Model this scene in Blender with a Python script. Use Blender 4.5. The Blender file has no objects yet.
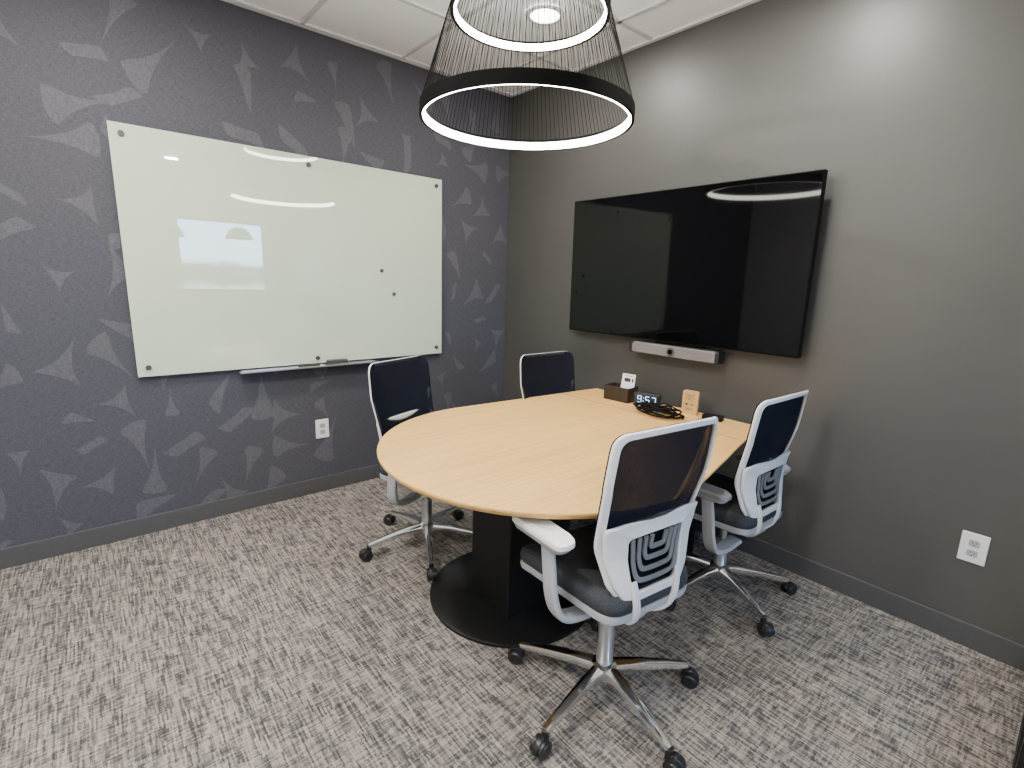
import bpy, bmesh, math, random
from mathutils import Vector, Matrix
random.seed(45)
scene = bpy.context.scene
COL = scene.collection

# ---------------------------------------------------------------- materials
def new_mat(name):
    m = bpy.data.materials.new(name); m.use_nodes = True
    nt = m.node_tree
    return m, nt, nt.nodes["Principled BSDF"]

def mat_plain(name, color, rough=0.5, metal=0.0, noise=0.0, nscale=60, bump=0.0, coat=0.0, spec=None):
    m, nt, p = new_mat(name)
    p.inputs["Base Color"].default_value = (*color, 1)
    p.inputs["Roughness"].default_value = rough
    p.inputs["Metallic"].default_value = metal
    p.inputs["Coat Weight"].default_value = coat
    p.inputs["Coat Roughness"].default_value = .01
    if spec is not None:
        p.inputs["Specular IOR Level"].default_value = spec
    tc = nt.nodes.new("ShaderNodeTexCoord")
    n = nt.nodes.new("ShaderNodeTexNoise"); n.inputs["Scale"].default_value = nscale
    n.inputs["Detail"].default_value = 4
    nt.links.new(tc.outputs["Object"], n.inputs["Vector"])
    r = nt.nodes.new("ShaderNodeValToRGB")
    a = max(0, 1-noise); b = 1+noise
    r.color_ramp.elements[0].position = 0.3; r.color_ramp.elements[1].position = 0.7
    r.color_ramp.elements[0].color = (*[c*a for c in color], 1)
    r.color_ramp.elements[1].color = (*[min(1, c*b) for c in color], 1)
    nt.links.new(n.outputs["Fac"], r.inputs["Fac"])
    nt.links.new(r.outputs["Color"], p.inputs["Base Color"])
    if bump > 0:
        bp = nt.nodes.new("ShaderNodeBump"); bp.inputs["Strength"].default_value = bump
        bp.inputs["Distance"].default_value = 0.002
        nt.links.new(n.outputs["Fac"], bp.inputs["Height"])
        nt.links.new(bp.outputs["Normal"], p.inputs["Normal"])
    return m

def mat_emit(name, color, strength):
    m, nt, p = new_mat(name)
    p.inputs["Base Color"].default_value = (*color, 1)
    p.inputs["Emission Color"].default_value = (*color, 1)
    p.inputs["Emission Strength"].default_value = strength
    return m

def mapped_noise(nt, tc, scl, scale=1.0, detail=3, rough=0.5, out="Object"):
    mp = nt.nodes.new("ShaderNodeMapping"); mp.inputs["Scale"].default_value = scl
    nt.links.new(tc.outputs[out], mp.inputs["Vector"])
    n = nt.nodes.new("ShaderNodeTexNoise"); n.inputs["Scale"].default_value = scale
    n.inputs["Detail"].default_value = detail; n.inputs["Roughness"].default_value = rough
    nt.links.new(mp.outputs["Vector"], n.inputs["Vector"])
    return n

def math_node(nt, op, a, b=None):
    n = nt.nodes.new("ShaderNodeMath"); n.operation = op
    for i, v in enumerate((a, b)):
        if v is None: continue
        if isinstance(v, (int, float)): n.inputs[i].default_value = v
        else: nt.links.new(v, n.inputs[i])
    return n.outputs[0]

def mat_carpet():
    m, nt, p = new_mat("carpet_weave")
    tc = nt.nodes.new("ShaderNodeTexCoord")
    nd = nt.nodes.new("ShaderNodeTexNoise"); nd.inputs["Scale"].default_value = 70; nd.inputs["Detail"].default_value = 3
    nt.links.new(tc.outputs["Object"], nd.inputs["Vector"])
    sub = nt.nodes.new("ShaderNodeVectorMath"); sub.operation = 'SUBTRACT'; sub.inputs[1].default_value = (.5, .5, .5)
    nt.links.new(nd.outputs["Color"], sub.inputs[0])
    scl = nt.nodes.new("ShaderNodeVectorMath"); scl.operation = 'SCALE'; scl.inputs["Scale"].default_value = .007
    nt.links.new(sub.outputs[0], scl.inputs[0])
    add = nt.nodes.new("ShaderNodeVectorMath"); add.operation = 'ADD'
    nt.links.new(tc.outputs["Object"], add.inputs[0]); nt.links.new(scl.outputs[0], add.inputs[1])
    sx = nt.nodes.new("ShaderNodeSeparateXYZ"); nt.links.new(add.outputs[0], sx.inputs[0])
    def dashes(la, lb, X, Y, seed):
        row = math_node(nt, "FLOOR", math_node(nt, "DIVIDE", Y, lb))
        wn = nt.nodes.new("ShaderNodeTexWhiteNoise"); wn.noise_dimensions = '2D'
        cv = nt.nodes.new("ShaderNodeCombineXYZ"); nt.links.new(row, cv.inputs[0]); cv.inputs[1].default_value = seed
        nt.links.new(cv.outputs[0], wn.inputs["Vector"])
        cell = math_node(nt, "FLOOR", math_node(nt, "ADD", math_node(nt, "DIVIDE", X, la), math_node(nt, "MULTIPLY", wn.outputs["Value"], 7.0)))
        wn2 = nt.nodes.new("ShaderNodeTexWhiteNoise"); wn2.noise_dimensions = '3D'
        cv2 = nt.nodes.new("ShaderNodeCombineXYZ"); nt.links.new(row, cv2.inputs[0]); nt.links.new(cell, cv2.inputs[1]); cv2.inputs[2].default_value = seed
        nt.links.new(cv2.outputs[0], wn2.inputs["Vector"])
        return wn2.outputs["Value"]
    A = dashes(.062, .0056, sx.outputs["X"], sx.outputs["Y"], 1.3)
    B = dashes(.042, .0056, sx.outputs["Y"], sx.outputs["X"], 5.7)
    n1 = mapped_noise(nt, tc, (10, 130, 1), detail=2, rough=.55)
    n2 = mapped_noise(nt, tc, (130, 14, 1), detail=2, rough=.55)
    n3 = mapped_noise(nt, tc, (360, 360, 1), detail=2)
    n4 = mapped_noise(nt, tc, (11, 11, 1), detail=3)
    s = math_node(nt, "ADD", math_node(nt, "MULTIPLY", A, .38), math_node(nt, "MULTIPLY", B, .27))
    for n_, k in ((n1, .55), (n2, .35), (n3, .65), (n4, .12)):
        s = math_node(nt, "ADD", s, math_node(nt, "MULTIPLY", math_node(nt, "SUBTRACT", n_.outputs["Fac"], .5), k))
    s = math_node(nt, "ADD", s, .16)
    r = nt.nodes.new("ShaderNodeValToRGB")
    e = r.color_ramp.elements
    e[0].position = .17; e[0].color = (.045, .043, .043, 1)
    e[1].position = .86; e[1].color = (.36, .316, .265, 1)
    x = e.new(.38); x.color = (.106, .099, .093, 1)
    x = e.new(.55); x.color = (.215, .193, .167, 1)
    nt.links.new(s, r.inputs["Fac"])
    nt.links.new(r.outputs["Color"], p.inputs["Base Color"])
    p.inputs["Roughness"].default_value = .95
    p.inputs["Specular IOR Level"].default_value = .1
    bp = nt.nodes.new("ShaderNodeBump"); bp.inputs["Strength"].default_value = .5
    bp.inputs["Distance"].default_value = .004
    nt.links.new(n3.outputs["Fac"], bp.inputs["Height"]); nt.links.new(bp.outputs["Normal"], p.inputs["Normal"])
    return m

def mat_wood(name, c1, c2, scl=(60, .8, 60)):
    m, nt, p = new_mat(name)
    tc = nt.nodes.new("ShaderNodeTexCoord")
    n1 = mapped_noise(nt, tc, scl, detail=5, rough=.6)
    n2 = mapped_noise(nt, tc, (scl[0]*4, scl[1]*4, scl[2]*4), detail=3)
    s = math_node(nt, "ADD", math_node(nt, "MULTIPLY", n1.outputs["Fac"], .5), math_node(nt, "MULTIPLY", n2.outputs["Fac"], .5))
    r = nt.nodes.new("ShaderNodeValToRGB")
    e = r.color_ramp.elements
    e[0].position = .38; e[0].color = (*c2, 1)
    e[1].position = .62; e[1].color = (*c1, 1)
    nt.links.new(s, r.inputs["Fac"]); nt.links.new(r.outputs["Color"], p.inputs["Base Color"])
    p.inputs["Roughness"].default_value = .42
    return m

def mat_weave(name, color, amp=.25):
    m, nt, p = new_mat(name)
    tc = nt.nodes.new("ShaderNodeTexCoord")
    n1 = mapped_noise(nt, tc, (50, 50, 420), detail=2)
    n2 = mapped_noise(nt, tc, (420, 420, 50), detail=2)
    s = math_node(nt, "MULTIPLY", math_node(nt, "ADD", n1.outputs["Fac"], n2.outputs["Fac"]), .5)
    r = nt.nodes.new("ShaderNodeValToRGB"); e = r.color_ramp.elements
    e[0].position = .35; e[0].color = (*[c*(1-amp) for c in color], 1)
    e[1].position = .65; e[1].color = (*[c*(1+amp) for c in color], 1)
    nt.links.new(s, r.inputs["Fac"]); nt.links.new(r.outputs["Color"], p.inputs["Base Color"])
    p.inputs["Roughness"].default_value = .7
    p.inputs["Specular IOR Level"].default_value = .3
    return m

def mat_meshfabric():
    m, nt, p = new_mat("navy_mesh_fabric")
    p.inputs["Base Color"].default_value = (.008, .010, .017, 1)
    p.inputs["Roughness"].default_value = .85
    p.inputs["Specular IOR Level"].default_value = .08
    tc = nt.nodes.new("ShaderNodeTexCoord")
    w1 = nt.nodes.new("ShaderNodeTexWave"); w1.bands_direction = 'Y'; w1.inputs["Scale"].default_value = 80
    w2 = nt.nodes.new("ShaderNodeTexWave"); w2.bands_direction = 'Z'; w2.inputs["Scale"].default_value = 80
    nt.links.new(tc.outputs["Object"], w1.inputs["Vector"]); nt.links.new(tc.outputs["Object"], w2.inputs["Vector"])
    h = math_node(nt, "MULTIPLY", w1.outputs["Fac"], w2.outputs["Fac"])
    a = math_node(nt, "SUBTRACT", 1.0, math_node(nt, "MULTIPLY", h, .60))
    nt.links.new(a, p.inputs["Alpha"])
    return m

def mat_glass(name):
    m, nt, p = new_mat(name)
    out = nt.nodes["Material Output"]
    tr = nt.nodes.new("ShaderNodeBsdfTransparent"); gl = nt.nodes.new("ShaderNodeBsdfGlossy")
    gl.inputs["Roughness"].default_value = .02
    mx = nt.nodes.new("ShaderNodeMixShader"); mx.inputs[0].default_value = .05
    nt.links.new(tr.outputs[0], mx.inputs[1]); nt.links.new(gl.outputs[0], mx.inputs[2])
    nt.links.new(mx.outputs[0], out.inputs["Surface"])
    return m

M = dict(
    carpet=mat_carpet(),
    paper=mat_weave("slate_wallcovering", (.056, .056, .069), .3),
    shard=mat_weave("wallcovering_motif", (.080, .081, .092), .35),
    taupe=mat_plain("satin_taupe_paint", (.067, .0645, .060), .44, noise=.02, nscale=200, bump=.05),
    white_wall=mat_plain("pale_wall_paint", (.7, .7, .69), .7, noise=.02),
    base=mat_plain("grey_vinyl_base", (.060, .060, .062), .45, noise=.04),
    tile=mat_plain("acoustic_tile", (.90, .93, .95), .9, noise=.03, nscale=250, bump=.3),
    grid=mat_plain("ceiling_grid_paint", (.60, .61, .62), .6, noise=.02),
    oak=mat_wood("light_oak_veneer", (.72, .440, .150), (.56, .325, .100)),
    oak2=mat_wood("tan_sign_wood", (.58, .37, .15), (.46, .28, .10), (60, 60, 6)),
    black=mat_plain("black_powdercoat", (.006, .006, .006), .5, noise=.05, spec=.3),
    matteblack=mat_plain("matte_black_cord", (.003, .003, .003), .75, noise=.05, spec=.06),
    cable=mat_plain("black_cable_sheath", (.004, .004, .004), .6, noise=.05, spec=.12),
    blackplastic=mat_plain("black_plastic", (.012, .012, .013), .4, noise=.05),
    white=mat_plain("white_plastic", (.68, .68, .67), .35, noise=.01),
    greyplastic=mat_plain("light_grey_plastic", (.34, .35, .36), .45, noise=.03),
    midgrey=mat_plain("mid_grey_arm_plastic", (.20, .205, .21), .5, noise=.03),
    ribgrey=mat_plain("lumbar_grey_plastic", (.15, .155, .16), .5, noise=.03),
    darkgrey=mat_plain("dark_grey_plastic", (.045, .047, .05), .5, noise=.05),
    alu=mat_plain("polished_aluminium", (.88, .88, .89), .11, 1.0, noise=.02),
    satin=mat_plain("satin_aluminium", (.60, .61, .62), .30, .9, noise=.03),
    seat=mat_plain("slate_seat_fabric", (.038, .041, .046), .9, noise=.4, nscale=220, bump=.4, spec=.2),
    mesh=mat_meshfabric(),
    board=mat_plain("pale_mint_glass", (.51, .59, .455), .02, noise=.0, coat=1.0),
    screen=mat_plain("tv_screen_glass", (.002, .002, .0025), .04, noise=.0, spec=.22),
    bezel=mat_plain("tv_bezel", (.004, .004, .004), .6, spec=.1),
    barcloth=mat_plain("grey_speaker_cloth", (.15, .146, .142), .7, noise=.15, nscale=500),
    led=mat_emit("led_diffuser", (1.0, .93, .83), 40.0),
    lens=mat_emit("downlight_lens", (1.0, .95, .87), 18.0),
    panel=mat_emit("fill_panel_diffuser", (1.0, .97, .93), 5.0),  # emitter of the added fill panels
    amber=mat_emit("amber_lamp_inner", (1.0, .62, .25), 1.5),
    digit=mat_emit("clock_digits", (.35, .62, 1.0), 1.4),
    clock=mat_plain("clock_face", (.015, .025, .035), .2, noise=.05),
    brown=mat_plain("dark_brown_leatherette", (.022, .014, .010), .5, noise=.2, bump=.3),
    paper_card=mat_plain("white_card", (.75, .76, .76), .6, noise=.02),
    ink=mat_plain("dark_ink", (.02, .02, .02), .6),
    seam=mat_plain("tabletop_seam", (.12, .065, .03), .6),
    glass=mat_glass("clear_glass"),
)

# ---------------------------------------------------------------- mesh helpers
def link(ob, parent=None):
    COL.objects.link(ob)
    if parent is not None: ob.parent = parent
    return ob

def mesh_obj(name, verts, faces, mat, parent=None, smooth=False, bevel=0, subs=0, seg=2):
    me = bpy.data.meshes.new(name)
    me.from_pydata([tuple(v) for v in verts], [], faces)
    me.materials.append(mat)
    bm = bmesh.new(); bm.from_mesh(me)
    bmesh.ops.recalc_face_normals(bm, faces=bm.faces)
    bm.to_mesh(me); bm.free()
    if smooth:
        for p in me.polygons: p.use_smooth = True
        try: me.set_sharp_from_angle(angle=math.radians(40))
        except Exception: pass
    ob = bpy.data.objects.new(name, me); link(ob, parent)
    if bevel > 0:
        b = ob.modifiers.new("bevel", "BEVEL"); b.width = bevel; b.segments = seg
        b.limit_method = 'ANGLE'; b.angle_limit = math.radians(35)
    return ob

class MB:
    """accumulate geometry for one mesh"""
    def __init__(s): s.v = []; s.f = []
    def add(s, verts, faces):
        o = len(s.v); s.v += [tuple(v) for v in verts]; s.f += [tuple(i+o for i in f) for f in faces]
    def box(s, c, d, rot=None):
        vs = []
        for x in (-1, 1):
            for y in (-1, 1):
                for z in (-1, 1):
                    p = Vector((x*d[0]/2, y*d[1]/2, z*d[2]/2))
                    if rot is not None: p = rot @ p
                    vs.append(p + Vector(c))
        s.add(vs, [(0, 1, 3, 2), (4, 6, 7, 5), (0, 4, 5, 1), (2, 3, 7, 6), (0, 2, 6, 4), (1, 5, 7, 3)])
    def loft(s, rings, caps=True, closed_path=False):
        n = len(rings[0]); vs = [p for r in rings for p in r]; fs = []
        k = len(rings)
        for i in range(k if closed_path else k-1):
            a = i*n; b = ((i+1) % k)*n
            for j in range(n):
                fs.append((a+j, a+(j+1) % n, b+(j+1) % n, b+j))
        if caps and not closed_path:
            fs.append(tuple(range(n))); fs.append(tuple((k-1)*n+j for j in range(n)))
        s.add(vs, fs)
    def cyl(s, p0, p1, r0, r1=None, n=20):
        r1 = r0 if r1 is None else r1
        p0 = Vector(p0); p1 = Vector(p1); t = (p1-p0).normalized()
        a = t.orthogonal().normalized(); b = t.cross(a)
        R = []
        for p, r in ((p0, r0), (p1, r1)):
            R.append([p + a*math.cos(2*math.pi*i/n)*r + b*math.sin(2*math.pi*i/n)*r for i in range(n)])
        s.loft(R)
    def lathe(s, prof, c=(0, 0, 0), n=48, closed=False, a0=0):
        rings = []
        for i in range(n):
            a = 2*math.pi*i/n
            rings.append([(c[0]+r*math.cos(a), c[1]+r*math.sin(a), c[2]+z) for r, z in prof])
        m = len(prof); vs = [p for r in rings for p in r]; fs = []
        for i in range(n):
            for j in range(m if closed else m-1):
                fs.append((i*m+j, ((i+1) % n)*m+j, ((i+1) % n)*m+(j+1) % m, i*m+(j+1) % m))
        s.add(vs, fs)
    def sweep(s, path, w, h, ref, r=.35):
        path = [Vector(p) for p in path]; ref = Vector(ref).normalized(); k = len(path)
        rings = []
        for i, p in enumerate(path):
            t = (path[min(i+1, k-1)] - path[max(i-1, 0)]).normalized()
            side = (ref - t*ref.dot(t)).normalized(); nn = t.cross(side)
            wi = w[i] if isinstance(w, (list, tuple)) else w
            hi = h[i] if isinstance(h, (list, tuple)) else h
            ring = []
            for j in range(12):
                a = 2*math.pi*(j+.5)/12
                ca, sa = math.cos(a), math.sin(a)
                q = 3.5
                rr = (abs(ca)**q + abs(sa)**q)**(-1/q)
                ring.append(p + side*(ca*rr*wi/2) + nn*(sa*rr*hi/2))
            rings.append(ring)
        s.loft(rings)
    def obj(s, name, mat, parent=None, smooth=False, bevel=0, seg=2):
        return mesh_obj(name, s.v, s.f, mat, parent, smooth, bevel, seg=seg)

def smooth_path(pts, n=6):
    pts = [Vector(p) for p in pts]; out = []
    P = [pts[0]] + pts + [pts[-1]]
    for i in range(1, len(P)-2):
        for k in range(n):
            t = k/n
            a, b, c, d = P[i-1], P[i], P[i+1], P[i+2]
            out.append(.5*((2*b) + (-a+c)*t + (2*a-5*b+4*c-d)*t*t + (-a+3*b-3*c+d)*t**3))
    out.append(pts[-1]); return out

def rpoly(corners, seg=6):
    out = []; n = len(corners)
    for i in range(n):
        p = Vector(corners[i][:2]); a = Vector(corners[i-1][:2]); b = Vector(corners[(i+1) % n][:2]); r = corners[i][2]
        d1 = (a-p).normalized(); d2 = (b-p).normalized()
        half = math.acos(max(-1, min(1, d1.dot(d2))))/2
        t = min(r/max(math.tan(half), 1e-3), (a-p).length*.48, (b-p).length*.48)
        s0 = p+d1*t; s1 = p+d2*t
        for k in range(seg+1):
            u = k/seg
            out.append(s0*(1-u)**2 + p*2*u*(1-u) + s1*u*u)
    return out

def box(name, c, d, mat, parent=None, bevel=0):
    b = MB(); b.box(c, d); return b.obj(name, mat, parent, bevel=bevel)

def empty(name, loc, rotz=0, **props):
    e = bpy.data.objects.new(name, None); e.empty_display_size = .1
    e.location = loc; e.rotation_euler = (0, 0, rotz); COL.objects.link(e)
    for k, v in props.items(): e[k] = v
    return e

def structure(ob): ob["kind"] = "structure"; return ob

# ---------------------------------------------------------------- dimensions
H = 2.75; XE = 6.0; YE = -4.3
# ---------------------------------------------------------------- shell
structure(box("floor", (XE/2, YE/2, -.05), (XE+.2, -YE+.2, .1), M["carpet"]))
structure(box("ceiling", (XE/2, YE/2, H+.06), (XE+.2, -YE+.2, .1), M["tile"]))
structure(box("wall_back", (XE/2, .05, H/2), (XE+.2, .1, H+.2), M["taupe"]))
structure(box("wall_front", (XE/2, YE-.05, H/2), (XE+.2, .1, H+.2), M["white_wall"]))
g = MB()
y = -.31
while y > YE: g.box((XE/2, y, H+.006), (XE, .024, .012)); y -= .61
x = .03
while x < XE: g.box((x, YE/2, H+.0055), (.024, -YE, .011)); x += .61
g.box((XE/2, -.012, H+.004), (XE, .024, .012)); g.box((.012, YE/2, H+.004), (.024, -YE, .012))
structure(g.obj("trim_1", M["grid"]))

# wall_left with motif
w = MB(); w.box((-.05, YE/2, H/2), (.1, -YE+.2, H+.2))
layer = [0]
def shard(cy, cz, size, kind):
    rot = random.uniform(0, 2*math.pi)
    J = lambda a, b: random.uniform(a, b)
    if kind == 0:      # flared curved triangle with concave sides
        k = 3; tips = [size*J(.95, 1.35), size*J(.75, 1.0), size*J(.75, 1.0)]; sp = [0, J(1.9, 2.25), J(3.9, 4.3)]; cc = [J(-.05, .2), J(.4, .9), J(-.05, .2)]
    elif kind == 1:    # skirt with curved hem
        k = 3; tips = [size*1.5, size*J(.8, .95), size*J(.8, .95)]; sp = [0, 2.4, 3.85]; cc = [J(.0, .15), 1.4, J(.0, .15)]
    elif kind == 2:    # curved wedge
        k = 3; tips = [size*1.15, size*J(.5, .7), size*J(.6, .8)]; sp = [0, 2.2, 3.5]; cc = [1.15, 1.2, J(.1, .4)]
    else:              # chiselled patch
        k = 4; tips = [size*J(.8, 1.0), size*J(.5, .7), size*J(.7, .9), size*J(.4, .6)]; sp = [0, .6, 3.1, 3.9]; cc = [1.15, J(.2, .6), 1.0, J(.7, 1.2)]
    pts = []
    for i in range(k):
        a0 = rot+sp[i]; a1 = rot+(sp[(i+1) % k] if i < k-1 else sp[0]+2*math.pi)
        p0 = Vector((math.cos(a0), math.sin(a0)))*tips[i]; p2 = Vector((math.cos(a1), math.sin(a1)))*tips[(i+1) % k]
        c = (p0+p2)*.5*cc[i]
        p0b = p0.lerp(c, .13)
        for s in range(10):
            t = s/10
            pts.append(p0b*(1-t)**2 + c*2*t*(1-t) + p2.lerp(c, .08)*t*t)
    layer[0] = (layer[0]+1) % 7
    X = .0006 + layer[0]*.00006
    vs = [(X, cy, cz)] + [(X, cy+p.x*.82, cz+p.y*1.0) for p in pts]
    n = len(pts)
    w.add(vs, [(0, 1+i, 1+(i+1) % n) for i in range(n)])
row = 0; z = .10
while z < H:
    y = -.10 - (row % 2)*.10
    while y > YE:
        if random.random() < .93:
            shard(y+random.uniform(-.06, .06), z+random.uniform(-.06, .06), random.choice([.085, .10, .12, .14, .16]), random.choice([0, 0, 1, 1, 2, 3]))
        y -= random.uniform(.20, .28)
    z += .205; row += 1
wl = w.obj("wall_left", M["paper"]); structure(wl)
wl.data.materials.append(M["shard"])
for p in wl.data.polygons:
    if len(p.vertices) == 3: p.material_index = 1

# wall_right with window opening, seen in the reflections
wy0, wy1, wz0, wz1 = -1.47, -.22, 1.08, 2.2
w = MB()
w.box((XE+.05, (0+wy1)/2, H/2), (.1, -wy1, H)); w.box((XE+.05, (YE+wy0)/2, H/2), (.1, wy0-YE, H))
w.box((XE+.05, (wy0+wy1)/2, wz0/2), (.1, wy1-wy0, wz0)); w.box((XE+.05, (wy0+wy1)/2, (H+wz1)/2), (.1, wy1-wy0, H-wz1))
structure(w.obj("wall_right", M["white_wall"]))
w = MB()
for yy in (wy0+.025, wy1-.025): w.box((XE+.03, yy, (wz0+wz1)/2), (.06, .05, wz1-wz0))
for zz in (wz0+.025, wz1-.025): w.box((XE+.03, (wy0+wy1)/2, zz), (.06, wy1-wy0, .05))
structure(w.obj("window_1", M["black"]))

# glazed partition with black frame beside the camera
px = 3.250; PL = .88
w = MB()
w.box((px, -PL/2, .05), (.06, PL, .10)); w.box((px, -PL/2, H-.05), (.06, PL, .10))
w.box((px, -PL+.03, H/2), (.06, .06, H-.2)); w.box((px, -.03, H/2), (.06, .06, H-.2))
structure(w.obj("window_2", M["black"]))
structure(box("window_3", (px, -PL/2, H/2), (.01, PL-.12, H-.2), M["glass"]))

# baseboards
structure(box("baseboard_left", (.006, YE/2, .05), (.012, -YE, .10), M["base"], bevel=.003))
structure(box("baseboard_back", (1.61, -.006, .05), (3.21, .012, .10), M["base"], bevel=.003))

# ---------------------------------------------------------------- whiteboard
wb = empty("whiteboard", (.0, -1.533, .863), label="pale mint glass whiteboard held by round standoffs on slate wall", category="whiteboard")
box("glass_panel", (.028, 0, .607), (.008, 1.815, 1.210), M["board"], wb, bevel=.002)
for yy in (-.860, 0, .860):
    for zz in (.05, 1.165):
        if yy == 0: zz = .035 if zz < .5 else 1.165
        b = MB(); b.cyl((.0012, yy, zz), (.024, yy, zz), .009); b.cyl((.032, yy, zz), (.041, yy, zz), .013, n=24)
        b.obj("standoff", M["darkgrey"], wb, smooth=True)
tray = MB(); tray.box((.055, 0, 0), (.06, .83, .004)); tray.box((.083, 0, .004), (.004, .83, .009)); tray.box((.018, 0, .003), (.028, .80, .007))
t = tray.obj("marker_tray", M["satin"], wb, bevel=.001); t.location = (0, -.03, -.0145)
er = MB(); er.box((0, 0, .008), (.045, .13, .016)); er.box((0, 0, .024), (.04, .125, .016))
e = er.obj("whiteboard_eraser", M["darkgrey"], bevel=.003); e.location = (.058, -1.42, .8512)
e["label"] = "dark felt eraser resting on the marker tray"; e["category"] = "eraser"
mk = MB(); mk.cyl((0, -.06, 0), (0, .05, 0), .007, n=14); mk.cyl((0, .05, 0), (0, .07, 0), .0075, .005, n=14)
e = mk.obj("marker_pen", M["ink"], smooth=True); e.location = (.06, -1.60, .8590)
e["label"] = "black dry-erase marker lying in the tray"; e["category"] = "marker"
for yy, zz in ((-1.09, 1.445), (-1.005, 1.295)):
    b = MB(); b.cyl((0, 0, 0), (.012, 0, 0), .012, .010, n=20)
    e = b.obj("board_magnet", M["darkgrey"], smooth=True); e.location = (.0321, yy, zz)
    e["label"] = "small round dark magnet on the glass whiteboard"; e["category"] = "magnet"; e["group"] = "magnets on the whiteboard"

# ---------------------------------------------------------------- outlets
def outlet(loc, rotz, lab):
    o = empty("wall_outlet", loc, rotz, label=lab, category="electrical outlet", group="white wall outlets")
    out = rpoly([(-.042, -.062, .004), (.042, -.062, .004), (.042, .062, .004), (-.042, .062, .004)], 3)
    b = MB(); b.loft([[(p.x, -.0005, p.y) for p in out], [(p.x, -.004, p.y) for p in out], [(p.x*.95, -.007, p.y*.96) for p in out]])
    b.obj("cover_plate", M["white"], o)
    for s in (-1, 1):
        f = rpoly([(-.017, -.014, .008), (.017, -.014, .008), (.017, .014, .008), (-.017, .014, .008)], 3)
        b = MB(); b.loft([[(p.x, -.007, p.y+s*.021) for p in f], [(p.x, -.0095, p.y+s*.021) for p in f]])
        soc = b.obj("socket", M["greyplastic"], o)
        b = MB()
        b.box((-.006, -.0096, s*.021+.003), (.002, .001, .009)); b.box((.006, -.0096, s*.021+.003), (.002, .001, .007))
        b.cyl((0, -.0092, s*.021-.008), (0, -.0101, s*.021-.008), .0025, n=10)
        b.obj("slots", M["ink"], o)
    return o
outlet((2.985, 0, .418), 0, "white duplex outlet on the taupe wall")
outlet((0, -1.515, .428), math.radians(90), "white duplex outlet on the patterned slate wall")

# ---------------------------------------------------------------- television
tv = empty("television", (1.540, 0, 1.508), label="large black flat-screen television mounted on the taupe wall", category="television")
b = MB(); b.box((0, 0, 0), (1.465, .035, .830)); b.box((0, .025, -.03), (1.30, .03, .6))
hs = b.obj("housing", M["bezel"], tv, bevel=.003); hs.location = (0, -.084, 0); hs.rotation_euler = (math.radians(.8), 0, 0)
sc_ = box("screen", (0, -.0185, .001), (1.457, .003, .818), M["screen"], tv); sc_.location = (0, -.084, 0); sc_.rotation_euler = (math.radians(.8), 0, 0)
box("wall_mount", (0, -.023, 0), (.7, .043, .4), M["black"], tv)

sb = empty("video_conference_bar", (1.607, 0, 1.04), label="grey camera and speaker bar with black ends below the television", category="speaker bar")
out = rpoly([(-.265, -.032, .012), (.265, -.032, .012), (.265, .032, .012), (-.265, .032, .012)], 4)
b = MB(); b.loft([[(p.x, -.035, p.y) for p in out], [(p.x, -.095, p.y) for p in out], [(p.x*.995, -.105, p.y*.85) for p in out]])
b.obj("speaker_grille", M["barcloth"], sb)
for s in (-1, 1):
    box("end_cap", (s*.275, -.07, 0), (.02, .072, .065), M["blackplastic"], sb, bevel=.005)
b = MB(); b.cyl((0, -.104, 0), (0, -.110, 0), .024, n=32); b.obj("camera_ring", M["darkgrey"], sb, smooth=True)
b = MB(); b.cyl((0, -.110, 0), (0, -.113, 0), .014, n=24); b.obj("camera_lens", M["screen"], sb, smooth=True)
box("wall_bracket", (0, -.019, .015), (.30, .034, .09), M["black"], sb)

# ---------------------------------------------------------------- table
TZ = .74
tb = empty("conference_table", (1.605, -1.22, 0), label="light oak conference table, rounded end, black pedestal base", category="table")
def tabletop_outline():
    cx, cy, R = 1.700, -1.188, .675
    pts = []
    for i in range(65):
        a = math.radians(8 - i*(196/64))
        pts.append((cx+R*math.cos(a), cy+R*math.sin(a)))
    pts.append((1.105, -.125)); pts.append((2.155, -.125))
    return pts
o = [(x-1.605, y+1.22) for x, y in tabletop_outline()]
cxm = sum(p[0] for p in o)/len(o); cym = -.02
def sc(f): return [(cxm+(x-cxm)*f, cym+(y-cym)*f) for x, y in o]
b = MB(); b.loft([[(x, y, TZ-.022) for x, y in sc(.985)], [(x, y, TZ-.008) for x, y in sc(1.0)], [(x, y, TZ-.002) for x, y in sc(1.0)], [(x, y, TZ) for x, y in sc(.998)]])
b.obj("tabletop", M["oak"], tb)
b = MB(); b.box(((1.085+2.215)/2-1.605, -.43+1.22, TZ), (2.205-1.090, .0040, .0006)); b.obj("tabletop_seam", M["seam"], tb)
b = MB(); b.lathe([(0, 0), (.375, 0), (.375, .010), (.365, .016), (0, .016)], (0, -.02, 0), 64)
b.obj("base_plate", M["black"], tb, smooth=True)
b = MB(); b.box((.03, 0, .36), (.26, .36, .70)); b.obj("pedestal_column", M["black"], tb, bevel=.006)
b = MB(); b.box((.03, .955, .356), (.62, .05, .712)); b.obj("end_panel", M["black"], tb, bevel=.004)

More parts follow.
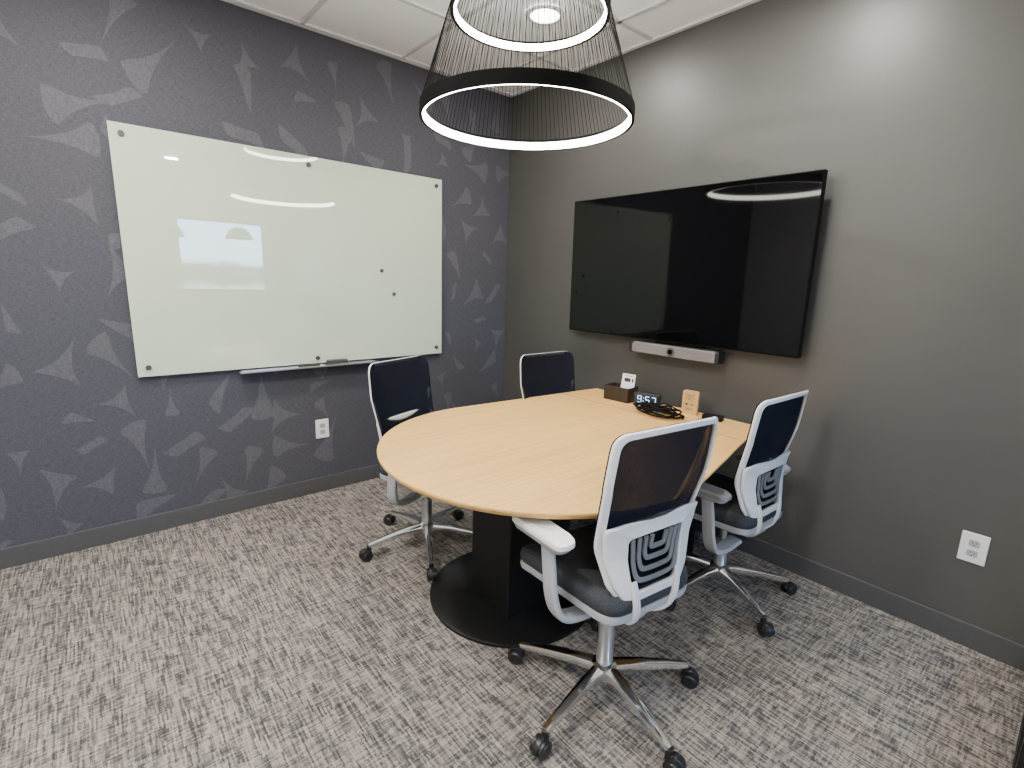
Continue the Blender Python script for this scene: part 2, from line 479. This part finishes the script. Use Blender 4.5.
# ---------------------------------------------------------------- things on the table
T = TZ+.0005
o_ = empty("desk_organizer", (1.40, -.255, T), math.radians(4), label="dark brown open box holding white cards on the table", category="organizer box")
b = MB(); W, D, Hh, th = .165, .11, .085, .006
b.box((0, 0, th/2), (W, D, th))
for s in (-1, 1):
    b.box((s*(W-th)/2, 0, Hh/2), (th, D, Hh)); b.box((0, s*(D-th)/2, Hh/2), (W-2*th, th, Hh))
b.box((-.02, 0, Hh/2-.005), (th, D-2*th, Hh-.02))
b.obj("box_body", M["brown"], o_, bevel=.0015)
cd = empty("card", (1.435, -.245, T+.007), math.radians(6), label="white card with dark printing standing in the dark box", category="card")
R = Matrix.Rotation(math.radians(-10), 3, 'X')
b = MB(); b.box((0, .0, .078), (.085, .0015, .145), R); b.obj("card_sheet", M["paper_card"], cd)
b = MB()
def on_card(x, zc, wx, hz):
    b.box(Vector((x, -.0012, zc)) + Vector((0, (zc-.078)*math.tan(math.radians(10)), 0)), (wx, .0006, hz), R)
on_card(0, .138, .050, .003); on_card(-.006, .115, .040, .022); on_card(.028, .115, .010, .022)
b.obj("print", M["ink"], cd)

ck = empty("digital_clock", (1.578, -.245, T), math.radians(14), label="small digital clock with glowing blue-white digits reading 9:57", category="clock")
b = MB(); b.box((0, 0, .036), (.150, .035, .070)); b.obj("clock_housing", M["blackplastic"], ck, bevel=.004)
box("clock_face", (0, -.0182, .036), (.140, .001, .060), M["clock"], ck)
SEG = {'9': "abcdfg", '5': "acdfg", '7': "abc"}
b = MB(); dw, dh, tk = .021, .036, .0045
def seg(cx, which):
    P = {'a': (0, dh/2, 1), 'd': (0, -dh/2, 1), 'g': (0, 0, 1), 'f': (-dw/2, dh/4, 0), 'b': (dw/2, dh/4, 0), 'e': (-dw/2, -dh/4, 0), 'c': (dw/2, -dh/4, 0)}
    x, z, hz = P[which]
    b.box((cx+x, -.0193, .036+z), (dw if hz else tk, .0006, tk if hz else dh/2))
for cx, chh in ((-.040, '9'), (.006, '5'), (.042, '7')):
    for s_ in SEG[chh]: seg(cx, s_)
for z in (.045, .027): b.box((-.017, -.0193, z), (.0045, .0006, .0045))
b.obj("digits", M["digit"], ck)

sg = empty("tabletop_sign", (1.815, -.20, T), math.radians(8), label="small tan wooden block sign with dark printing", category="sign")
out = rpoly([(-.042, 0, .004), (.042, 0, .004), (.042, .125, .012), (-.042, .125, .012)], 4)
b = MB(); b.loft([[(p.x, .010, p.y) for p in out], [(p.x, -.010, p.y) for p in out]]); b.obj("wood_block", M["oak2"], sg, bevel=.001)
b = MB()
for i, wd in enumerate((.050, .040, .048, .030)): b.box((0, -.0104, .104-i*.009), (wd, .0006, .0022))
b.box((-.016, -.0104, .052), (.012, .0006, .011)); b.box((.012, -.0104, .055), (.026, .0006, .002)); b.box((.012, -.0104, .049), (.022, .0006, .002))
b.box((0, -.0104, .030), (.046, .0006, .002)); b.box((0, -.0104, .023), (.036, .0006, .002))
b.obj("print", M["ink"], sg)

def tube(name, path, r, mat, parent=None, n=8):
    b = MB(); path = [Vector(p) for p in path]; rings = []
    k = len(path)
    prev = None
    for i, p in enumerate(path):
        t = (path[min(i+1, k-1)]-path[max(i-1, 0)]).normalized()
        a = (t.orthogonal() if prev is None else prev - t*prev.dot(t)).normalized(); prev = a
        c = t.cross(a)
        rings.append([p+a*r*math.cos(2*math.pi*j/n)+c*r*math.sin(2*math.pi*j/n) for j in range(n)])
    b.loft(rings); return b.obj(name, mat, parent, smooth=True)
loops = [(.145, .075, .01, 0, .006), (.112, .055, .03, .012, .010), (.070, .040, .05, -.02, .011), (.140, .088, -.005, -.008, .017), (.085, .045, -.04, .022, .023), (.055, .032, .055, .02, .020), (.065, .045, -.06, -.01, .027), (.125, .068, .030, -.012, .033), (.045, .030, -.03, .02, .030), (.10, .06, .02, .02, .038), (.060, .030, .045, -.01, .043)]
pth = []
for li, (ra, rb, ox, oy, oz) in enumerate(loops):
    nx = loops[min(li+1, len(loops)-1)]
    for k in range(32):
        f = k/32; a = 2*math.pi*f
        L = lambda i: (loops[li][i]*(1-f)+nx[i]*f)
        pth.append((L(0)*math.cos(a)+L(2)+.008*math.sin(2*a+li*1.7), L(1)*math.sin(a)+L(3), L(4)+.005*math.sin(3*a+li)))
cb = tube("coiled_cable", pth, .0045, M["cable"]); cb.location = (1.715, -.365, T+.0037)
cb["label"] = "loosely coiled black cable lying on the table"; cb["category"] = "cable"
ad = empty("cable_adapter", (1.955, -.215, T), math.radians(15), label="small black cable adapter on the table by the wooden sign", category="adapter")
b = MB(); b.box((0, 0, .014), (.10, .05, .026)); b.obj("adapter_body", M["cable"], ad, bevel=.006)

# ---------------------------------------------------------------- chair
def S(u, z, off=0):
    x = -.172 - .10*(z-.45) + .030*math.exp(-((z-.64)/.11)**2) + .95*u*u
    return (x+off, u, z)

def ring_plate(b, outer, inner, off, th):
    R = [[S(p.x, p.y, off+th/2) for p in outer], [S(p.x, p.y, off+th/2) for p in inner],
         [S(p.x, p.y, off-th/2) for p in inner], [S(p.x, p.y, off-th/2) for p in outer]]
    b.loft(R, closed_path=True)

def fill_plate(b, outline, off, th, n=7):
    cx = sum(p.x for p in outline)/len(outline); cz = sum(p.y for p in outline)/len(outline)
    def rg(f, o): return [S(cx+(p.x-cx)*f, cz+(p.y-cz)*f, o) for p in outline]
    fs = [i/n for i in range(1, n+1)]
    rings = [rg(f, off+th/2) for f in fs] + [rg(f, off-th/2) for f in reversed(fs)]
    b.loft(rings)

def shape(pts, seg=6):
    right = [(w, z, r) for w, z, r in pts]
    left = [(-w, z, r) for w, z, r in reversed(pts)]
    return rpoly(right+left, seg)

def build_chair(loc, heading, base_rot):
    ch = empty("office_chair", loc, heading, label="", category="chair", group="task chairs around the table")
    b = MB(); b.lathe([(0, .075), (.040, .075), (.046, .09), (.044, .125), (.032, .135), (0, .135)], n=32)
    base = b.obj("base", M["alu"], ch, smooth=True)
    base.rotation_euler = (0, 0, base_rot)
    for i in range(5):
        a = 2*math.pi*i/5; c, s = math.cos(a), math.sin(a)
        path = smooth_path([(r*c, r*s, z) for r, z in ((.03, .108), (.12, .104), (.22, .090), (.315, .074))], 5)
        n = len(path)
        b = MB(); b.sweep(path, [.050-.026*k/(n-1) for k in range(n)], [.042-.018*k/(n-1) for k in range(n)], (-s, c, 0))
        b.obj("leg", M["alu"], base, smooth=True)
        b = MB(); ax = Vector((-s, c, 0)); rad = Vector((c, s, 0))
        sw = Matrix.Rotation(.6*math.sin(i*2.3), 3, 'Z'); ax = sw @ ax; rad2 = sw @ rad
        o = rad*.315 + rad2*.016
        for sd in (-1, 1):
            p = o + Vector((0, 0, .0285))
            b.cyl(p+ax*sd*.007, p+ax*sd*.021, .028, n=24); b.cyl(p+ax*sd*.021, p+ax*sd*.025, .022, .018, n=24)
        p = o + Vector((0, 0, .0285)); b.cyl(p-ax*.01, p+ax*.01, .010, n=12)
        b.cyl(rad*.312+Vector((0, 0, .045)), rad*.312+Vector((0, 0, .076)), .012, n=14)
        hood = []
        for k in range(9):
            t = math.radians(-10+k*22)
            hood.append(p + rad2*(.031*math.cos(t)) + Vector((0, 0, .031*math.sin(t))))
        b.sweep(hood, .020, .004, ax)
        b.obj("caster", M["blackplastic"], base, smooth=True)
    b = MB(); b.cyl((0, 0, .09), (0, 0, .27), .028, n=28); b.cyl((0, 0, .27), (0, 0, .37), .016, n=20)
    b.obj("gas_lift", M["satin"], ch, smooth=True)
    b = MB()
    prof = [(-.13, .035, .330), (-.09, .055, .345), (0, .065, .350), (.08, .06, .358), (.12, .04, .370)]
    b.sweep([(x, 0, z+.022) for x, w, z in prof], [2*w for x, w, z in prof], [.035, .055, .06, .055, .03], (0, 1, 0))
    b.obj("tilt_mechanism", M["satin"], ch, smooth=True)
    so = rpoly([(-.200, -.185, .07), (-.200, .185, .07), (.255, .230, .10), (.255, -.230, .10)], 8)
    def sr(f, z, drop=.0):
        out = []
        for p in so:
            x, y = p.x*f+.0, p.y*f
            dz = -.030*max(0, (x-.12)/.13)**2 + .012*(abs(y)/.23)**2
            out.append((x+.015, y, z+dz))
        return out
    b = MB(); b.loft([sr(.94, .400), sr(.985, .405), sr(1.0, .420), sr(.99, .430)]); b.obj("seat_pan", M["greyplastic"], ch, smooth=True)
    b = MB(); b.loft([sr(.97, .429), sr(1.0, .440), sr(1.005, .455), sr(.985, .472), sr(.93, .482), sr(.7, .484), sr(.35, .480)]); b.obj("seat", M["seat"], ch, smooth=True)
    for s in (-1, 1):
        arm = bpy.data.objects.new("armrest", None); arm.empty_display_size = .05; link(arm, ch)
        path = smooth_path([(-.03, s*.05, .372), (-.03, s*.16, .362), (-.03, s*.240, .385), (-.022, s*.268, .45), (-.010, s*.273, .55), (.005, s*.273, .632)], 5)
        n = len(path)
        b = MB(); b.sweep(path, [.064-.014*k/(n-1) for k in range(n)], [.024]*n, (1, 0, 0))
        b.obj("arm_post", M["greyplastic"], arm, smooth=True)
        ao = rpoly([(-.115, -.038, .035), (-.115, .038, .035), (.135, .044, .042), (.135, -.044, .042)], 6)
        def ar(f, z): return [(p.x*f+.025, p.y*(f if f > .9 else f)+s*.270, z - .012*(p.x/.13)**2) for p in ao]
        b = MB(); b.loft([ar(.55, .622), ar(.86, .630), ar(.95, .644)])
        b.obj("arm_underside", M["greyplastic"], arm, smooth=True)
        b = MB(); b.loft([ar(.93, .642), ar(1.0, .648), ar(1.0, .653), ar(.985, .661), ar(.90, .666), ar(.5, .668)])
        b.obj("arm_pad", M["white"], arm, smooth=True)
    back = bpy.data.objects.new("backrest", None); back.empty_display_size = .05; link(back, ch)
    outer = shape([(.218, .998, .055), (.223, .84, .3), (.203, .64, .25), (.168, .52, .07), (.116, .448, .04)])
    inner = shape([(.197, .979, .040), (.202, .84, .3), (.180, .65, .25), (.144, .535, .07), (.092, .476, .03)])
    front = shape([(.2170, .997, .055), (.2220, .84, .3), (.2020, .64, .25), (.167, .521, .07), (.115, .449, .04)])
    b = MB(); ring_plate(b, outer, inner, .001, .012)
    b.obj("frame", M["white"], back, smooth=True, bevel=.004, seg=3)
    b = MB(); fill_plate(b, front, .0090, .004)
    b.obj("mesh_back", M["mesh"], back, smooth=True)
    bo = shape([(.202, .712, .02), (.184, .60, .08), (.155, .52, .05), (.110, .450, .03)])
    bi = shape([(.116, .668, .018), (.112, .60, .05), (.102, .535, .025), (.078, .496, .018)])
    b = MB(); ring_plate(b, bo, bi, -.013, .014)
    b.obj("lumbar_surround", M["white"], back, smooth=True, bevel=.005)
    for k, f in enumerate((.88, .675, .47, .265)):
        zt = .664; wv = .115*f; zb = .664-.155*f
        n_ = 36
        path = []
        for q in range(n_+1):
            th = math.pi*(1-q/n_)
            cx_, sn = math.cos(th), math.sin(th)
            zz_ = zt-(sn**.24)*(zt-zb)
            taper = 1-.18*(zt-zz_)/.155
            path.append(((abs(cx_)**.24)*(1 if cx_ > 0 else -1)*wv*taper, zz_))
        b = MB(); b.sweep([S(p[0], p[1], -.014) for p in path], .007, .0165, (1, 0, 0))
        b.obj("lumbar_rib", M["ribgrey"], back, smooth=True)
    for s in (-1, 1):
        path = smooth_path([(-.07, s*.030, .372), (-.12, s*.050, .366), (-.165, s*.070, .385), (-.186, s*.080, .43), (-.188, s*.088, .48), (-.180, s*.095, .53)], 5)
        n = len(path)
        b = MB(); b.sweep(path, [.040-.018*k/(n-1) for k in range(n)], [.020-.010*k/(n-1) for k in range(n)], (0, 1, 0))
        b.obj("back_bracket", M["white"], back, smooth=True)
    return ch

def copy_tree(src):
    def rec(o, par):
        c = o.copy(); COL.objects.link(c)
        c.parent = par
        for ch in list(o.children): rec(ch, c)
        return c
    return rec(src, None)

D = math.radians
ch1 = build_chair((2.265, -1.365, 0), D(168), 0)
chairs = [ch1] + [copy_tree(ch1) for _ in range(3)]
spec = [((2.252, -1.372), 173, -84, .035, (0, 0), "navy mesh office chair, white frame, pulled out at table's rounded end"),
        ((2.190, -.45), 178, -28, -.01, (-.05, -.055), "navy mesh office chair, white frame, between table and taupe wall"),
        ((1.010, -1.335), 20, -27, -.008, (.03, -.04), "navy mesh office chair, white frame, facing table near patterned wall"),
        ((1.22, -.52), 0, 10, -.01, (0, 0), "navy mesh office chair tucked under table near room corner")]
for ci, (c, (p, h, br, lift, aoff, lab)) in enumerate(zip(chairs, spec)):
    c.location = (p[0], p[1], 0); c.rotation_euler = (0, 0, D(h)); c["label"] = lab
    for k in c.children:
        if k.name.startswith("base"): k.rotation_euler = (0, 0, D(br)-D(h))
        else:
            k.location.z += lift
            if k.name.startswith("armrest"):
                for q in k.children:
                    q.location.x += aoff[0]; q.location.z += aoff[1]
                    if ci in (1, 2) and q.name.startswith("arm_pad"):
                        q.material_slots[0].link = 'OBJECT'; q.material_slots[0].material = M["midgrey"]
                        q["label"] = "grey armrest pad"

# ---------------------------------------------------------------- pendants
PX, PY = 1.568, -1.214
pd = empty("pendant_lamp", (PX, PY, 0), label="black corded cone pendant with two glowing rings above the table", category="pendant lamp")
def ringband(name, R, z, h, t=.012, cut=.013):
    b = MB(); b.lathe([(R, z-h/2), (R, z+h/2), (R-t, z+h/2), (R-t, z-h/2)], n=96, closed=True)
    b.obj(name, M["matteblack"], pd, smooth=True)
    b = MB(); b.lathe([(R-t-.001, z-h/2+.001), (R-t-.001, z+h/2-cut), (R-t-.008, z+h/2-cut-.002), (R-t-.008, z-h/2+.001)], n=96, closed=True)
    b.obj("light_strip", M["led"], pd, smooth=True)
RL, ZL, RU, ZU = .412, 2.034, .298, 2.400
ringband("lower_ring", RL, ZL, .044, t=.010, cut=.012)
ringband("upper_ring", RU, ZU, .038, cut=.010)
b = MB(); b.lathe([(0, H-.001), (.20, H-.001), (.20, H-.02), (.17, H-.02), (.17, H-.004), (0, H-.004)], n=48); b.obj("canopy", M["black"], pd, smooth=True)
b = MB(); nC = 124
for i in range(nC):
    a = 2*math.pi*i/nC
    r0 = RL-.004
    p0 = Vector((r0*math.cos(a), r0*math.sin(a), ZL+.021)); p1 = Vector((.19*math.cos(a+.10), .19*math.sin(a+.10), H-.02))
    b.cyl(p0, p1, .0010, n=4)
cs = b.obj("cord_shade", M["matteblack"], pd); cs["kind"] = "stuff"
L = bpy.data.lights.new("added_ceiling_fill", 'AREA'); L.shape = 'DISK'; L.size = .5; L.energy = 14; L.color = (.97, .98, 1)  # fill light added inside the pendant to brighten the ceiling
lo = bpy.data.objects.new("added_ceiling_fill", L); lo.location = (PX, PY, ZU+.03); lo.rotation_euler = (math.pi, 0, 0); COL.objects.link(lo)

for x, y, z in ((5.0, -.83, 1.86), (5.0, -1.655, 1.84)):
    dl = empty("dome_pendant", (x, y, z), label="small dark dome pendant lamp hanging by a thin cord", category="pendant lamp", group="dome pendants beyond the doorway")
    b = MB(); b.lathe([(.01, .16), (.06, .15), (.13, .10), (.18, 0), (.174, 0), (.125, .092), (.055, .14), (.01, .15)], n=32); b.obj("dome_shade", M["brown"], dl, smooth=True)
    b = MB(); b.lathe([(0, .06), (.04, .05), (.05, .02), (.03, -.005), (0, -.01)], n=24); b.obj("bulb", M["amber"], dl, smooth=True)
    b = MB(); b.cyl((0, 0, .05), (0, 0, H-z), .004, n=8); b.obj("hanging_cord", M["black"], dl)

# ---------------------------------------------------------------- downlights
def downlight(x, y, e=32):
    r = MB(); r.lathe([(.074, H+.002), (.076, H-.006), (.098, H-.004), (.102, H+.0005)], n=40)
    o = r.obj("recessed_downlight", M["white"], None, smooth=True)
    o.location = (x, y, 0)
    o["label"] = "round white recessed ceiling downlight, switched on"; o["category"] = "ceiling light"; o["group"] = "recessed downlights"
    b = MB(); b.lathe([(0, H-.001), (.074, H-.001)], n=40); b.obj("lens", M["lens"], o)
    L = bpy.data.lights.new("downlight_source", 'AREA'); L.shape = 'DISK'; L.size = .14; L.energy = e; L.color = (1, .95, .89)
    L.spread = D(180)
    lo = bpy.data.objects.new("downlight_source", L); lo.location = (x, y, H-.012); COL.objects.link(lo)
for x, y, e_ in ((1.03, -.64, 22), (2.2, -.62, 26), (.95, -2.5, 42), (2.2, -2.6, 42), (4.6, -1.6, 24)):
    downlight(x, y, e_)
for x, y in ((1.9, -3.55), (4.4, -3.4)):  # panels added out of view to even out the room light
    f = empty("added_fill_panel", (x, y, H), label="added square ceiling panel out of view, giving fill light", category="ceiling light", group="added fill panels")
    box("fill_panel_frame", (0, 0, -.006), (.60, .60, .010), M["white"], f)
    box("fill_panel_lens", (0, 0, -.0125), (.56, .56, .002), M["panel"], f)
    L = bpy.data.lights.new("fill_panel_source", 'AREA'); L.size = .55; L.energy = 52; L.color = (1, .98, .96)
    lo = bpy.data.objects.new("fill_panel_source", L); lo.location = (x, y, H-.02); COL.objects.link(lo)

# ---------------------------------------------------------------- world
wd = bpy.data.worlds.new("sky"); scene.world = wd; wd.use_nodes = True
nt = wd.node_tree; bg = nt.nodes["Background"]
tc = nt.nodes.new("ShaderNodeTexCoord"); sp = nt.nodes.new("ShaderNodeSeparateXYZ"); r = nt.nodes.new("ShaderNodeValToRGB")
nt.links.new(tc.outputs["Generated"], sp.inputs[0])
zz = math_node(nt, "ADD", math_node(nt, "MULTIPLY", sp.outputs["Z"], .5), .5)
nzw = nt.nodes.new("ShaderNodeTexNoise"); nzw.inputs["Scale"].default_value = 40
nt.links.new(tc.outputs["Generated"], nzw.inputs["Vector"])
zz = math_node(nt, "ADD", zz, math_node(nt, "MULTIPLY", math_node(nt, "SUBTRACT", nzw.outputs["Fac"], .5), .012))
nt.links.new(zz, r.inputs["Fac"]); nt.links.new(r.outputs["Color"], bg.inputs["Color"])
e = r.color_ramp.elements; e[0].position = 0; e[0].color = (.32, .36, .40, 1); e[1].position = .60; e[1].color = (.22, .50, 1, 1)
for pos, c in ((.486, (.32, .36, .40)), (.490, (.03, .04, .05)), (.505, (.04, .055, .07)), (.509, (.45, .70, 1.0))):
    x = e.new(pos); x.color = (*c, 1)
bg.inputs["Strength"].default_value = 24

# ---------------------------------------------------------------- camera
cam = bpy.data.cameras.new("camera"); co = bpy.data.objects.new("camera", cam); COL.objects.link(co)
cam.sensor_width = 36; cam.lens = 500/1024*36; cam.clip_start = .02
fw = Vector((-.7404, .6349, -.2023)).normalized()
rt = Vector((.6486, .7657, .0311)); rt = (rt - fw*rt.dot(fw)).normalized()
up = rt.cross(fw)
mw = Matrix((rt, up, -fw)).transposed().to_4x4(); mw.translation = Vector((3.165, -2.615, 1.41))
co.matrix_world = mw
scene.camera = co
